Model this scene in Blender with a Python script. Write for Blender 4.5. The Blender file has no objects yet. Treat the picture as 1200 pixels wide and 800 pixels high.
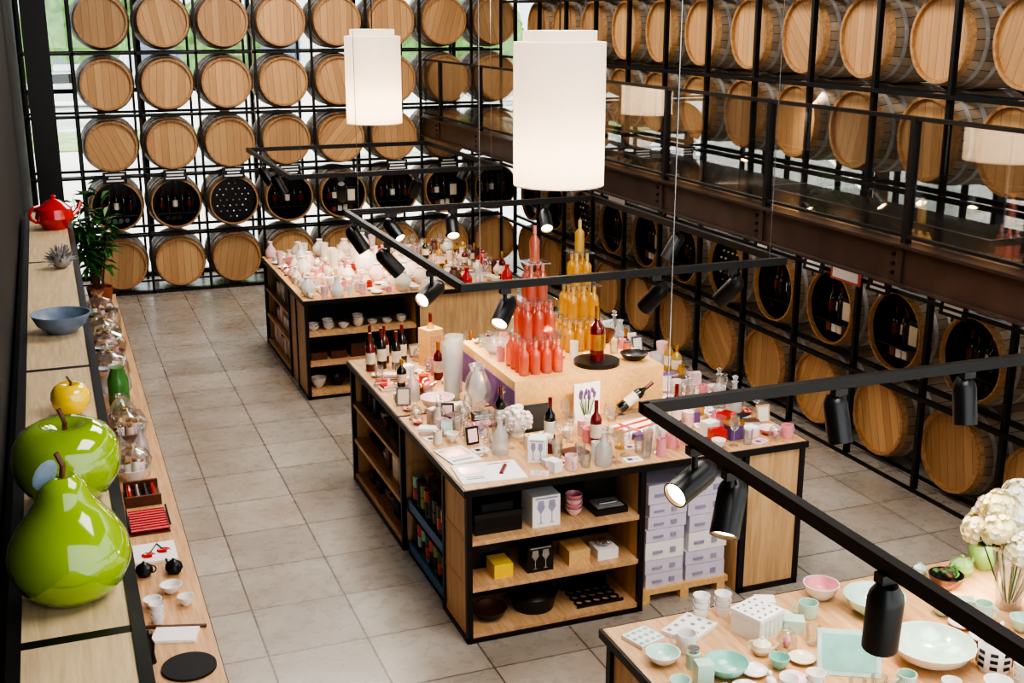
import bpy, bmesh, math, random
from mathutils import Matrix, Vector
random.seed(7)
S=bpy.context.scene
def lin(c):
    return tuple(((x/255)/12.92 if x/255<=.04045 else ((x/255+.055)/1.055)**2.4) for x in c)
def newmat(name):
    m=bpy.data.materials.new(name); m.use_nodes=True
    nt=m.node_tree; return m,nt,nt.nodes['Principled BSDF']
def mth(nt,op,a,b=None,c=None):
    n=nt.nodes.new('ShaderNodeMath'); n.operation=op
    for i,v in enumerate((a,b,c)):
        if v is None: continue
        if hasattr(v,'is_output'): nt.links.new(v,n.inputs[i])
        else: n.inputs[i].default_value=v
    return n.outputs[0]
def mixc(nt,fac,a,b):
    n=nt.nodes.new('ShaderNodeMix'); n.data_type='RGBA'
    for s,v in ((n.inputs[0],fac),(n.inputs[6],a),(n.inputs[7],b)):
        if hasattr(v,'is_output'): nt.links.new(v,s)
        elif isinstance(v,(int,float)): s.default_value=v
        else: s.default_value=(*v,1)
    return n.outputs[2]
def noise(nt,vec,scale,detail=3,rough=.5,dist=0):
    n=nt.nodes.new('ShaderNodeTexNoise'); n.inputs['Scale'].default_value=scale
    n.inputs['Detail'].default_value=detail; n.inputs['Roughness'].default_value=rough
    n.inputs['Distortion'].default_value=dist
    if vec is not None: nt.links.new(vec,n.inputs['Vector'])
    return n.outputs[0]
def objco(nt):
    return nt.nodes.new('ShaderNodeTexCoord').outputs['Object']
def mapping(nt,vec,sc):
    n=nt.nodes.new('ShaderNodeMapping'); n.inputs['Scale'].default_value=sc
    nt.links.new(vec,n.inputs['Vector']); return n.outputs[0]
def M(name,col,rough=.5,metal=0,var=.15,scale=12,trans=0,emit=None,es=0,coat=0,alpha=1,bump=0):
    m,nt,b=newmat(name); c=lin(col)
    f=noise(nt,objco(nt),scale)
    f2=mth(nt,'MULTIPLY_ADD',f,2.2,-.6); f2.node.use_clamp=True
    a=tuple(x*(1-var) for x in c); d=tuple(min(1,x*(1+var)) for x in c)
    nt.links.new(mixc(nt,f2,a,d),b.inputs['Base Color'])
    b.inputs['Roughness'].default_value=rough; b.inputs['Metallic'].default_value=metal
    b.inputs['Transmission Weight'].default_value=trans
    b.inputs['Coat Weight'].default_value=coat; b.inputs['Coat Roughness'].default_value=.05
    b.inputs['Alpha'].default_value=alpha
    if bump:
        bn=nt.nodes.new('ShaderNodeBump'); bn.inputs['Strength'].default_value=bump; bn.inputs['Distance'].default_value=.01
        nt.links.new(f,bn.inputs['Height']); nt.links.new(bn.outputs[0],b.inputs['Normal'])
    return m
def wood(name,c1,c2,sc=(25,2,25),rough=.42):
    m,nt,b=newmat(name); v=mapping(nt,objco(nt),sc)
    f=noise(nt,v,1.6,5,.6,.6); f=mth(nt,'MULTIPLY_ADD',f,2.4,-.7); f.node.use_clamp=True
    nt.links.new(mixc(nt,f,lin(c1),lin(c2)),b.inputs['Base Color']); b.inputs['Roughness'].default_value=rough
    return m
def thin_glass(name,tint=(1,1,1),refl=.12,rough=.0,body=0,bodyc=(1,1,1)):
    m=bpy.data.materials.new(name); m.use_nodes=True; nt=m.node_tree; nt.nodes.clear()
    o=nt.nodes.new('ShaderNodeOutputMaterial'); mx=nt.nodes.new('ShaderNodeMixShader')
    t=nt.nodes.new('ShaderNodeBsdfTransparent'); t.inputs[0].default_value=(*tint,1)
    g=nt.nodes.new('ShaderNodeBsdfGlossy'); g.inputs['Roughness'].default_value=rough
    lw=nt.nodes.new('ShaderNodeLayerWeight'); lw.inputs['Blend'].default_value=.35
    f=mth(nt,'MULTIPLY_ADD',lw.outputs['Fresnel'],.5,refl); f.node.use_clamp=True
    base=t.outputs[0]
    if body:
        d=nt.nodes.new('ShaderNodeBsdfDiffuse'); d.inputs[0].default_value=(*bodyc,1)
        tr=nt.nodes.new('ShaderNodeBsdfTranslucent'); tr.inputs[0].default_value=(*bodyc,1)
        m2=nt.nodes.new('ShaderNodeMixShader'); m2.inputs[0].default_value=.5
        nt.links.new(d.outputs[0],m2.inputs[1]); nt.links.new(tr.outputs[0],m2.inputs[2])
        m3=nt.nodes.new('ShaderNodeMixShader'); m3.inputs[0].default_value=body
        nt.links.new(t.outputs[0],m3.inputs[1]); nt.links.new(m2.outputs[0],m3.inputs[2]); base=m3.outputs[0]
    nt.links.new(f,mx.inputs[0]); nt.links.new(base,mx.inputs[1]); nt.links.new(g.outputs[0],mx.inputs[2])
    nt.links.new(mx.outputs[0],o.inputs[0]); return m

# ------------ materials
BLK=M('black_steel',(26,24,24),.42,.3,.2)
BLK2=M('black_plastic',(18,17,18),.35)
DARK=M('dark_panel',(30,24,22),.5)
WALLD=M('dark_wall_cladding',(13,11,11),.7)
BEAM=M('bronze_steel',(70,56,50),.32,.5,.25,4)
OAK=wood('oak_top',(182,136,94),(220,178,132))
OAKV=wood('oak_panel',(184,142,98),(220,182,134),(14,14,1.6))
PALEW=wood('pale_oak_shelf',(184,158,122),(214,190,152),(30,2.5,30),.5)
LBOX=wood('crate_pine',(210,164,108),(232,192,134))
WHITE=M('white_ceramic',(238,234,230),.18,0,.04,coat=.4)
CREAM=M('cream_ceramic',(232,220,198),.25,0,.06)
PINK=M('pink_ceramic',(232,150,160),.25)
LPINK=M('blush_ceramic',(240,204,206),.25)
TEAL=M('mint_ceramic',(142,200,184),.2,coat=.4)
LTEAL=M('pale_mint_ceramic',(190,222,208),.2,coat=.4)
RED=M('red_ceramic',(190,24,20),.15,coat=.8)
YEL=M('yellow_ceramic',(240,200,20),.12,coat=.8,var=.05)
GREEN=M('apple_green_glaze',(128,158,18),.09,0,.06,5,coat=1)
BLUEG=M('blue_grey_stoneware',(112,126,146),.4,0,.2,25)
GREY=M('grey_ceramic',(138,134,130),.5,0,.25)
BROWN=M('brown_leather',(92,52,34),.45)
PURP=M('purple_cloth',(104,78,128),.85)
LAV=M('lavender_box',(214,206,222),.6,0,.06)
LAV2=M('lavender_label',(160,150,178),.6)
BLUE=M('blue_plastic',(44,110,170),.35)
LIME=M('green_glaze_soft',(128,160,90),.25)
GOLD=M('gold_foil',(200,156,80),.25,.8)
SILV=M('silver',(190,190,192),.25,.9)
PAPER=M('white_card',(240,238,236),.7,0,.03)
LABEL=M('bottle_label',(228,218,200),.6)
DKGL=M('dark_bottle_glass',(16,20,12),.06,coat=.6)
REDGL=M('red_wine_glass',(100,22,26),.08,coat=.6)
ROSE=thin_glass('rose_wine_glass',(1,.60,.50),.08,.03,.42,(1,.36,.26))
ROSEC=M('rose_capsule',(236,140,126),.3)
AMBER=thin_glass('white_wine_glass',(1,.86,.46),.08,.03,.42,(1,.68,.16))
AMBC=M('gold_capsule',(230,196,130),.3,.3)
CLEAR=thin_glass('clear_glass',(.97,.98,.98),.07,.03,.06,(.9,.93,.95))
CELLO=thin_glass('cellophane',(.96,.97,.97),.05,.15,.08,(.9,.9,.9))
RAILG=thin_glass('railing_glass',(.95,.95,.94),.11)
WING=thin_glass('window_glass',(.97,.98,.98),.02)
LEAF=M('leaf_green',(52,104,40),.45,0,.4,6)
HEDGE=M('hedge_leaves',(112,150,84),.8,0,.45,3,bump=1)
TRUNK=M('bark',(90,66,46),.8)
PETAL=M('flower_petals',(240,236,224),.7,0,.05)
PETALY=M('petal_cream_yellow',(236,226,180),.7)
PETALP=M('petal_pink',(236,204,190),.7)
TERRA=M('terracotta',(150,80,50),.7)
CHALK=M('chalkboard',(22,22,24),.7)
FROST=thin_glass('frosted_glass',(.94,.95,.96),.08,.2,.35,(.88,.9,.92))
def emis(name,c,s):
    m,nt,b=newmat(name); b.inputs['Base Color'].default_value=(*lin(c),1)
    b.inputs['Emission Color'].default_value=(*lin(c),1); b.inputs['Emission Strength'].default_value=s; return m
BULB=emis('warm_bulb',(255,204,140),18)
SHADE=bpy.data.materials.new('lampshade_fabric'); SHADE.use_nodes=True
nt=SHADE.node_tree; nt.nodes.clear(); o=nt.nodes.new('ShaderNodeOutputMaterial')
ad=nt.nodes.new('ShaderNodeMixShader'); ad.inputs[0].default_value=.55
d=nt.nodes.new('ShaderNodeBsdfDiffuse'); t=nt.nodes.new('ShaderNodeBsdfTranslucent')
f=noise(nt,objco(nt),40); cc=mixc(nt,f,(.80,.75,.70),(.86,.81,.76))
nt.links.new(cc,d.inputs[0]); nt.links.new(cc,t.inputs[0])
nt.links.new(d.outputs[0],ad.inputs[1]); nt.links.new(t.outputs[0],ad.inputs[2]); nt.links.new(ad.outputs[0],o.inputs[0])
# floor tiles
FLOOR,nt,b=newmat('floor_tiles'); co=objco(nt)
sx=nt.nodes.new('ShaderNodeSeparateXYZ'); nt.links.new(co,sx.inputs[0])
tx=mth(nt,'MULTIPLY_ADD',sx.outputs[0],1/.6,-1.53/.6+20); ty=mth(nt,'MULTIPLY_ADD',sx.outputs[1],1/.6,-6.4/.6+40)
fx=mth(nt,'FRACT',tx); fy=mth(nt,'FRACT',ty)
gx=mth(nt,'MINIMUM',fx,mth(nt,'SUBTRACT',1,fx)); gy=mth(nt,'MINIMUM',fy,mth(nt,'SUBTRACT',1,fy))
g=mth(nt,'LESS_THAN',mth(nt,'MINIMUM',gx,gy),.009)
cb=nt.nodes.new('ShaderNodeCombineXYZ'); nt.links.new(mth(nt,'FLOOR',tx),cb.inputs[0]); nt.links.new(mth(nt,'FLOOR',ty),cb.inputs[1])
wn=nt.nodes.new('ShaderNodeTexWhiteNoise'); nt.links.new(cb.outputs[0],wn.inputs['Vector'])
n1=noise(nt,co,1.5,4,.55); n2=noise(nt,co,9,4,.55)
m1=mth(nt,'MULTIPLY_ADD',n1,1.9,-.5); m1.node.use_clamp=True
c=mixc(nt,m1,lin((152,136,120)),lin((184,178,168)))
v=mth(nt,'ADD',mth(nt,'MULTIPLY_ADD',wn.outputs[0],.2,.8),mth(nt,'MULTIPLY_ADD',n2,.24,-.1))
vm=nt.nodes.new('ShaderNodeVectorMath'); vm.operation='SCALE'; nt.links.new(c,vm.inputs[0]); nt.links.new(v,vm.inputs['Scale'])
nt.links.new(mixc(nt,g,vm.outputs[0],lin((92,80,70))),b.inputs['Base Color'])
nt.links.new(mth(nt,'MULTIPLY_ADD',n2,.25,.16),b.inputs['Roughness'])
def headmat():
    m,nt,b=newmat('barrel_head_oak'); co=objco(nt); oi=nt.nodes.new('ShaderNodeObjectInfo')
    sx=nt.nodes.new('ShaderNodeSeparateXYZ'); nt.links.new(co,sx.inputs[0])
    p=mth(nt,'MULTIPLY_ADD',sx.outputs[0],11,30.5); fr=mth(nt,'FRACT',p)
    cb=nt.nodes.new('ShaderNodeCombineXYZ'); nt.links.new(mth(nt,'FLOOR',p),cb.inputs[0]); nt.links.new(oi.outputs['Random'],cb.inputs[1])
    wn=nt.nodes.new('ShaderNodeTexWhiteNoise'); nt.links.new(cb.outputs[0],wn.inputs['Vector'])
    gr=noise(nt,mapping(nt,co,(60,10,5)),1.2,4,.6)
    f=mth(nt,'ADD',mth(nt,'MULTIPLY',wn.outputs[0],.4),mth(nt,'MULTIPLY',gr,.6))
    c=mixc(nt,f,lin((170,122,78)),lin((222,178,126)))
    sc=nt.nodes.new('ShaderNodeVectorMath'); sc.operation='SCALE'; nt.links.new(c,sc.inputs[0])
    nt.links.new(mth(nt,'MULTIPLY_ADD',oi.outputs['Random'],.34,.72),sc.inputs['Scale'])
    c=mixc(nt,mth(nt,'LESS_THAN',fr,.045),sc.outputs[0],lin((122,84,52)))
    nt.links.new(c,b.inputs['Base Color']); b.inputs['Roughness'].default_value=.5; return m
def stavemat():
    m,nt,b=newmat('barrel_staves'); co=objco(nt)
    sx=nt.nodes.new('ShaderNodeSeparateXYZ'); nt.links.new(co,sx.inputs[0])
    an=mth(nt,'MULTIPLY_ADD',mth(nt,'ARCTAN2',sx.outputs[2],sx.outputs[0]),28/6.2832,40); fr=mth(nt,'FRACT',an)
    wn=nt.nodes.new('ShaderNodeTexWhiteNoise'); wn.noise_dimensions='1D'; nt.links.new(mth(nt,'FLOOR',an),wn.inputs['W'])
    f=mth(nt,'ADD',mth(nt,'MULTIPLY',wn.outputs[0],.6),mth(nt,'MULTIPLY',noise(nt,co,9,4),.4))
    c=mixc(nt,f,lin((118,98,80)),lin((190,166,138)))
    c=mixc(nt,mth(nt,'LESS_THAN',fr,.07),c,lin((54,42,34)))
    nt.links.new(c,b.inputs['Base Color']); b.inputs['Roughness'].default_value=.6; return m
HEAD=headmat(); STAVE=stavemat(); HOOP=M('galvanised_hoop',(190,188,186),.42,.4,.2)
RIM=wood('barrel_chime',(150,106,68),(196,152,104),(20,20,20))

# ------------ mesh builder
class MB:
    def __init__(s): s.v=[];s.f=[];s.mi=[];s.sm=[];s.mats=[]
    def mid(s,m):
        if m not in s.mats: s.mats.append(m)
        return s.mats.index(m)
    def add(s,vs,fs,mat,smooth=False,X=None):
        n=len(s.v)
        for p in vs: s.v.append(tuple(X@Vector(p)) if X is not None else tuple(p))
        for i,f in enumerate(fs):
            s.f.append(tuple(n+k for k in f)); s.mi.append(s.mid(mat[i] if isinstance(mat,list) else mat)); s.sm.append(smooth)
    def box(s,x0,y0,z0,x1,y1,z1,mat,X=None):
        vs=[(x,y,z) for z in (z0,z1) for y in (y0,y1) for x in (x0,x1)]
        s.add(vs,[(0,2,3,1),(4,5,7,6),(0,1,5,4),(2,6,7,3),(0,4,6,2),(1,3,7,5)],mat,False,X)
    def lathe(s,prof,mat,X=None,seg=20):
        vs=[];fs=[];ms=[];idx=[]
        for p in prof:
            if p[0]<1e-6: idx.append([len(vs)]); vs.append((0,0,p[1]))
            else:
                idx.append(list(range(len(vs),len(vs)+seg)))
                for k in range(seg):
                    a=2*math.pi*k/seg; vs.append((p[0]*math.cos(a),p[0]*math.sin(a),p[1]))
        for i in range(len(prof)-1):
            a,b=idx[i],idx[i+1]; m=prof[i][2] if len(prof[i])>2 and prof[i][2] else mat
            if len(a)==1 and len(b)==1: continue
            for k in range(seg):
                k2=(k+1)%seg
                if len(a)==1: fs.append((a[0],b[k2],b[k]))
                elif len(b)==1: fs.append((a[k],a[k2],b[0]))
                else: fs.append((a[k],a[k2],b[k2],b[k]))
                ms.append(m)
        s.add(vs,fs,ms,True,X)
    def cyl(s,p0,p1,r,mat,seg=10,r2=None):
        p0=Vector(p0);p1=Vector(p1);d=p1-p0; L=d.length
        X=Matrix.Translation(p0)@d.to_track_quat('Z','Y').to_matrix().to_4x4()
        r2=r if r2 is None else r2
        s.lathe([(0,0),(r,0),(r2,L),(0,L)],mat,X,seg)
    def ell(s,c,rx,ry,rz,mat,seg=14,X=None):
        n=max(5,seg//2); prof=[(math.sin(math.pi*i/n),-math.cos(math.pi*i/n)) for i in range(n+1)]
        prof[0]=(0,-1);prof[-1]=(0,1)
        T=Matrix.Translation(c)@Matrix.Diagonal((rx,ry,rz,1))
        if X is not None: T=X@T
        s.lathe(prof,mat,T,seg)
    def tube(s,pts,r,mat,seg=8):
        for a,b in zip(pts[:-1],pts[1:]): s.cyl(a,b,r,mat,seg)
    def finish(s,name,loc=(0,0,0),rot=None,col=None):
        me=bpy.data.meshes.new(name); me.from_pydata(s.v,[],s.f)
        for m in s.mats: me.materials.append(m)
        me.polygons.foreach_set('material_index',s.mi); me.polygons.foreach_set('use_smooth',s.sm)
        bm=bmesh.new(); bm.from_mesh(me); bmesh.ops.recalc_face_normals(bm,faces=bm.faces); bm.to_mesh(me); bm.free()
        try: me.set_sharp_from_angle(angle=math.radians(38))
        except Exception: pass
        return inst(name,me,loc,rot)
def inst(name,me,loc,rot=None):
    o=bpy.data.objects.new(name,me); o.location=loc
    if rot: o.rotation_euler=rot
    bpy.context.collection.objects.link(o); return o
def T(x,y,z,rz=0,s=1): return Matrix.Translation((x,y,z))@Matrix.Rotation(rz,4,'Z')@Matrix.Scale(s,4)
R=random.uniform

# ------------ room shell
mb=MB(); mb.box(-.4,-1,-.1,7.5,17.8,0,FLOOR); mb.finish('floor')
mb=MB(); mb.box(-.4,-1,5.6,7.5,17.8,5.7,DARK); mb.finish('ceiling')
mb=MB(); mb.box(-.4,-1,0,-.26,17.6,5.6,WALLD); mb.finish('wall_left')
def window_wall(name,axis):
    mb=MB()
    if axis=='y':
        x=-.26
        mb.box(-.26,17.64,.06,7.4,17.65,5.6,WING)
        while x<7.4:
            mb.box(x,17.6,0,x+.06,17.7,5.6,BLK); x+=1.52
        for z in (0,2.6,5.5): mb.box(-.26,17.6,z,7.4,17.7,z+.06,BLK)
    else:
        y=-1
        mb.box(7.39,-1,.06,7.4,17.6,5.6,WING)
        while y<17.6:
            mb.box(7.35,y,0,7.45,y+.06,5.6,BLK); y+=1.76
        for z in (0,5.5): mb.box(7.35,-1,z,7.45,17.6,z+.06,BLK)
    mb.finish(name)
window_wall('window_1','y'); window_wall('window_2','x')

# ------------ barrels
def outer(mb,X):
    L=.9; rr=lambda y:.325+.045*(1-((y-.45)/.45)**2)
    hoops=[(0,.05),(.12,.155),(.25,.29),(.61,.65),(.745,.78),(.85,.9)]
    ys=sorted(set([0,.085,.2,.35,.45,.55,.7,.815,.9]+[a for h in hoops for a in h]))
    prof=[]
    for i,y in enumerate(ys):
        h=any(a-1e-6<=y<b-1e-6 for a,b in hoops)
        ph=any(a-1e-6<y<=b+1e-6 for a,b in hoops)
        if ph and not h: prof.append((rr(y)+.006,y,HOOP)); prof.append((rr(y),y,STAVE))
        elif h and not ph: prof.append((rr(y),y,HOOP)); prof.append((rr(y)+.006,y,HOOP))
        else: prof.append((rr(y)+(.006 if h else 0),y,HOOP if h else STAVE))
    return prof
XY=Matrix.Rotation(-math.pi/2,4,'X')
def mk_closed():
    mb=MB(); p=outer(mb,None)
    mb.lathe([(0,.03,HEAD),(.3,.03,RIM),(.3,0.0,RIM),(.325,0,RIM)]+p[1:]+[(.3,.9,RIM),(.3,.87,HEAD),(0,.87)],STAVE,XY,36)
    o=mb.finish('wine_barrel'); return o
def bottle_prof(h=.3,r=.037,g=DKGL,lab=LABEL,cap=None):
    cap=cap or REDGL
    return [(0,0,g),(r*.95,0,g),(r,h*.03,g),(r,h*.2,lab),(r+.0008,h*.2,lab),(r+.0008,h*.5,g),(r,h*.5,g),(r,h*.58,g),(r*.85,h*.65,g),(r*.45,h*.72,g),(r*.34,h*.78,cap),(r*.37,h*.78,cap),(r*.37,h,cap),(0,h)]
def mk_open(kind):
    mb=MB(); p=outer(mb,None)
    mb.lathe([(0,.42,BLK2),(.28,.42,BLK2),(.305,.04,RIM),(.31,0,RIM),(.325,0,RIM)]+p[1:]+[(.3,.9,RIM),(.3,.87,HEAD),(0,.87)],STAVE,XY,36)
    if kind==0:
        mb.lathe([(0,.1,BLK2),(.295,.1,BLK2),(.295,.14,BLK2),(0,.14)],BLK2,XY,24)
        for i in range(-3,4):
            for j in range(-3,4):
                x,z=i*.085+(j%2)*.04,j*.075
                if math.hypot(x,z)<.24 and random.random()<.75:
                    mb.cyl((x,.085,z),(x,.12,z),.011,random.choice([PAPER,LABEL,GREY]),8)
    else:
        mb.box(-.26,.03,-.14,.26,.4,-.125,BLK2)
        for i in range(5 if kind==1 else 3):
            x=-.18+i*.09
            mb.lathe(bottle_prof(R(.27,.31),lab=random.choice([LABEL,REDGL,DKGL])),DKGL,T(x,.16+R(-.02,.04),-.125)); 
        if kind==2: mb.box(.06,.1,-.125,.2,.2,.1,DARK); mb.box(.08,.095,-.1,.18,.1,.06,CREAM)
        for i in range(4):
            if kind==2: mb.box(-.15+i*.08,.1,-.24,-.09+i*.08,.3,-.17+.01*i,[TERRA,PAPER,LABEL,BROWN][i])
            else: mb.cyl((-.12+i*.08,.08,-.2),(-.12+i*.08,.3,-.2),.032,DKGL,10)
    return mb.finish('open_display_barrel')
ob=mk_closed(); CL=ob.data; bpy.data.objects.remove(ob)
OP=[]
for k in range(3):
    ob=mk_open(k); OP.append(ob.data); bpy.data.objects.remove(ob)
BX=[.78+.762*k for k in range(8)]; BZ=[.40,1.19,1.98,2.765,3.555,4.345]
for r,z in enumerate(BZ):
    for k,x in enumerate(BX):
        if r==1: inst('open_display_barrel',OP[[1,1,0,1,2,1,2,1][k]],(x,16.5,z))
        else: inst('wine_barrel',CL,(x,16.5+R(-.01,.01),z),(0,random.choice([0,0,R(-.3,.3),R(-.8,.8)]),0))
RZ=[.40,1.17,2.73,3.47,4.21]; RO=[7.74,7.62,7.46,7.4,7.4]; SP=.878
for r,z in enumerate(RZ):
    for n in range(-4,10):
        y=RO[r]+SP*n
        if y>15.7: continue
        if r==1: inst('open_display_barrel',OP[[2,1,0,1,2,2,1,0,1,2,1,0,1,2][n+4]],(6.25,y,z),(0,0,-math.pi/2))
        else:
            e=Matrix.Rotation(-math.pi/2,4,'Z')@Matrix.Rotation(random.choice([0,0,R(-.3,.3),R(-.8,.8)]),4,'Y')
            inst('wine_barrel',CL,(6.25+R(-.01,.01),y,z),tuple(e.to_euler()))
mb=MB()
for k in range(-1,9):
    x=.78+.762*k-.381
    if x>6.2: x=6.18
    if k==-1: x=-.2
    for yy in (16.44,17.41): mb.box(x-.016,yy,0,x+.016,yy+.04,4.8,BLK)
for z in BZ+[5.13]:
    zz=z-.395
    for yy in (16.6,17.25): mb.box(-.24,yy,max(zz-.025,.0),6.2,yy+.04,max(zz+.01,.01),BLK)
    mb.box(-.24,16.44,zz-.02 if zz>0.02 else 0,6.2,16.49,max(zz+.012,.04),BLK)
mb.finish('barrel_rack')
mb=MB()
for n in range(-5,11):
    y=7.58+SP*(n-.5)
    if y>16.2: continue
    for xx in (6.17,7.17): mb.box(xx,y-.02,0,xx+.045,y+.02,4.7,BLK)
for z in RZ+[1.95,4.98]:
    zz=z-.395
    for xx in (6.12,6.36,7.05): mb.box(xx,3,max(zz-.025,0),xx+.04,16.35,max(zz+.01,.01),BLK)
mb.finish('barrel_rack')
def sign(x,y,z,rz,w=.26,h=.13,board=CHALK):
    mb=MB(); mb.box(-w/2,-.008,0,w/2,.008,h,board)
    for i in range(3):
        ww=R(.5,.85)*w/2; mb.box(-ww,-.0095,h*.16+i*h*.27,ww,-.008,h*.16+i*h*.27+h*.13,PAPER)
    mb.box(-.01,.0,-.03,.01,.006,0,BLK)
    mb.finish('chalkboard_sign',(x,y,z),(-.15,0,rz))
for k in (0,1,2,3,5,6): sign(BX[k],16.40,1.19+.32,0,.3,.15)
for n in (-2,-1,0,1,2,4,6,7): sign(6.08,7.62+SP*n+R(-.05,.05),1.17+.33,-math.pi/2,.28,.16)
mb=MB(); mb.box(-.2,-.006,0,.2,.006,.22,M('poster_red',(190,80,76),.6)); mb.box(-.17,-.008,.02,.17,-.006,.1,PAPER); mb.finish('wine_poster',(6.08,8.06,1.5),(0,0,-math.pi/2))
mb=MB(); mb.box(-.2,-.006,0,.2,.006,.3,PAPER); mb.box(-.17,-.008,.1,.17,-.006,.28,LPINK); mb.finish('wine_poster',(6.08,12.4,1.5),(0,0,-math.pi/2))

# ------------ mezzanine
mb=MB()
mb.box(4.98,2.0,2.0,5.0,16.4,2.25,BEAM); mb.box(4.94,2.0,2.235,5.08,16.4,2.255,BEAM); mb.box(4.94,2.0,1.985,5.08,16.4,2.0,BEAM)
mb.box(5.08,2.0,2.2,6.1,16.4,2.235,M('walkway_deck',(96,88,82),.16,.25))
y=2.86
while y<16.4:
    mb.box(5.0,y-.04,2.02,6.12,y+.04,2.2,BEAM)
    mb.box(4.965,y-.03,2.0,4.98,y+.03,2.24,BEAM)
    for dz in (.06,.12,.18):
        mb.cyl((4.955,y+.06,2.0+dz),(4.98,y+.06,2.0+dz),.012,BLK,8)
    y+=1.6
mb.finish('mezzanine_walkway')
mb=MB(); y=2.86; mb.box(4.99,2,3.02,5.03,16.4,3.045,BLK); mb.box(4.99,2,2.29,5.02,16.4,2.31,BLK)
while y<16.4:
    mb.box(4.985,y-.022,2.255,5.035,y+.022,3.04,BLK); y+=1.6
mb.box(5.005,2,2.31,5.01,16.4,3.02,RAILG)
mb.finish('glass_railing')
mb=MB(); mb.box(-.12,11.92,0,.1,11.94,5.6,BLK); mb.box(-.12,12.1,0,.1,12.12,5.6,BLK); mb.box(-.02,11.94,0,.0,12.1,5.6,BLK); mb.finish('steel_column')

# ------------ pendant lamps
def pendant(x,y,dz):
    mb=MB(); r=.3; z0=2.5+dz; z1=3.42+dz
    mb.lathe([(0,z0+.01,SHADE),(r-.005,z0+.01,SHADE),(r,z0,SHADE),(r,z1,SHADE),(.24,z1+.005,SHADE),(.24,z1+.07,SHADE),(0,z1+.07)],SHADE,None,48)
    mb.cyl((0,0,z1+.07),(0,0,5.6),.006,BLK,6); mb.lathe([(0,5.55),(.06,5.55),(.06,5.6),(0,5.6)],BLK)
    o=mb.finish('pendant_lamp',(x,y,0))
    for zz,e,c in ((2.68+dz,20,(1,.74,.46)),(3.2+dz,1.2,(1,.84,.68))):
        l=bpy.data.lights.new('bulb','POINT'); l.energy=e; l.color=c; l.shadow_soft_size=.09
        lo=bpy.data.objects.new('bulb',l); lo.location=(0,0,zz); lo.parent=o; bpy.context.collection.objects.link(lo)
pendant(3.35,12.84,0); pendant(3.14,7.28,.06)

# ------------ tracks
TZ=2.15
def track(x0,x1,y0,y1):
    mb=MB(); w=.018
    for y in (y0,y1): mb.box(x0-w,y-w,TZ,x1+w,y+w,TZ+.045,BLK)
    for x in (x0,x1): mb.box(x-w,y0,TZ,x+w,y1,TZ+.045,BLK)
    for x in (x0+.1,x1-.1):
        for y in (y0,y1): mb.cyl((x,y,TZ+.04),(x,y,5.6),.0025,SILV,5)
    mb.finish('ceiling_light_track')
track(2.1,4.2,6.2,9.0); track(2.1,4.2,11.2,13.7); track(2.08,4.2,1.2,3.95)
def spot(x,y,tx,ty,tz=1.0,on=True,E=36):
    mb=MB()
    mb.box(-.03,-.02,-.03,.03,.02,0,BLK2); mb.cyl((0,0,-.09),(0,0,-.03),.012,BLK2)
    c=Vector((0,0,-.13)); d=(Vector((tx,ty,tz))-Vector((x,y,TZ-.13))).normalized()
    X=Matrix.Translation(c-d*.07)@d.to_track_quat('Z','Y').to_matrix().to_4x4()
    mb.lathe([(0,-.03,BLK2),(.03,-.03,BLK2),(.048,0,BLK2),(.052,.02,BLK2),(.052,.18,BLK2),(.046,.18,BLK2),(.044,.165,BULB if on else BLK2),(0,.165)],BLK2,X,20)
    o=mb.finish('track_spotlight',(x,y,TZ))
    if on:
        l=bpy.data.lights.new('spot_bulb','SPOT'); l.energy=E; l.color=(1,.76,.5); l.spot_size=math.radians(75); l.spot_blend=.7; l.shadow_soft_size=.05
        lo=bpy.data.objects.new('spot_bulb',l); lo.location=c+d*.13; lo.rotation_euler=d.to_track_quat('-Z','Y').to_euler(); lo.parent=o
        bpy.context.collection.objects.link(lo)
for a in [(2.08,3.3,1.5,2.7,1.0,True,8),(2.08,3.55,1.2,3.2,1.75,True,6),(2.08,2.47,2.15,2.6,1,True,14),(2.99,3.95,3.0,3.6,1,True,20),(3.66,3.95,3.6,3.7,1,True,20),
          (2.35,6.2,1.7,5.5,1.4,True,8),(2.1,6.8,1.3,6.2,1.7,True,6),(2.1,7.78,2.9,7.6,1.1),(2.1,8.69,2.7,8.2,1.0),(3.31,6.2,3.0,6.9,1.2),(3.83,6.2,3.5,6.9,1.2),
          (2.47,9,2.9,8,1.2),(2.96,9,2.8,8.2,1.3),(3.77,9,3.5,8.0,1.3),(2.1,12.6,2.7,12.2),(2.1,11.87,2.6,11.6),(2.58,11.2,2.8,12.0),(3.31,11.2,3.2,12),(4.2,12.3,3.6,12.3),(4.2,7.6,3.7,7.6,1.2)]:
    spot(*a)

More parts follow.
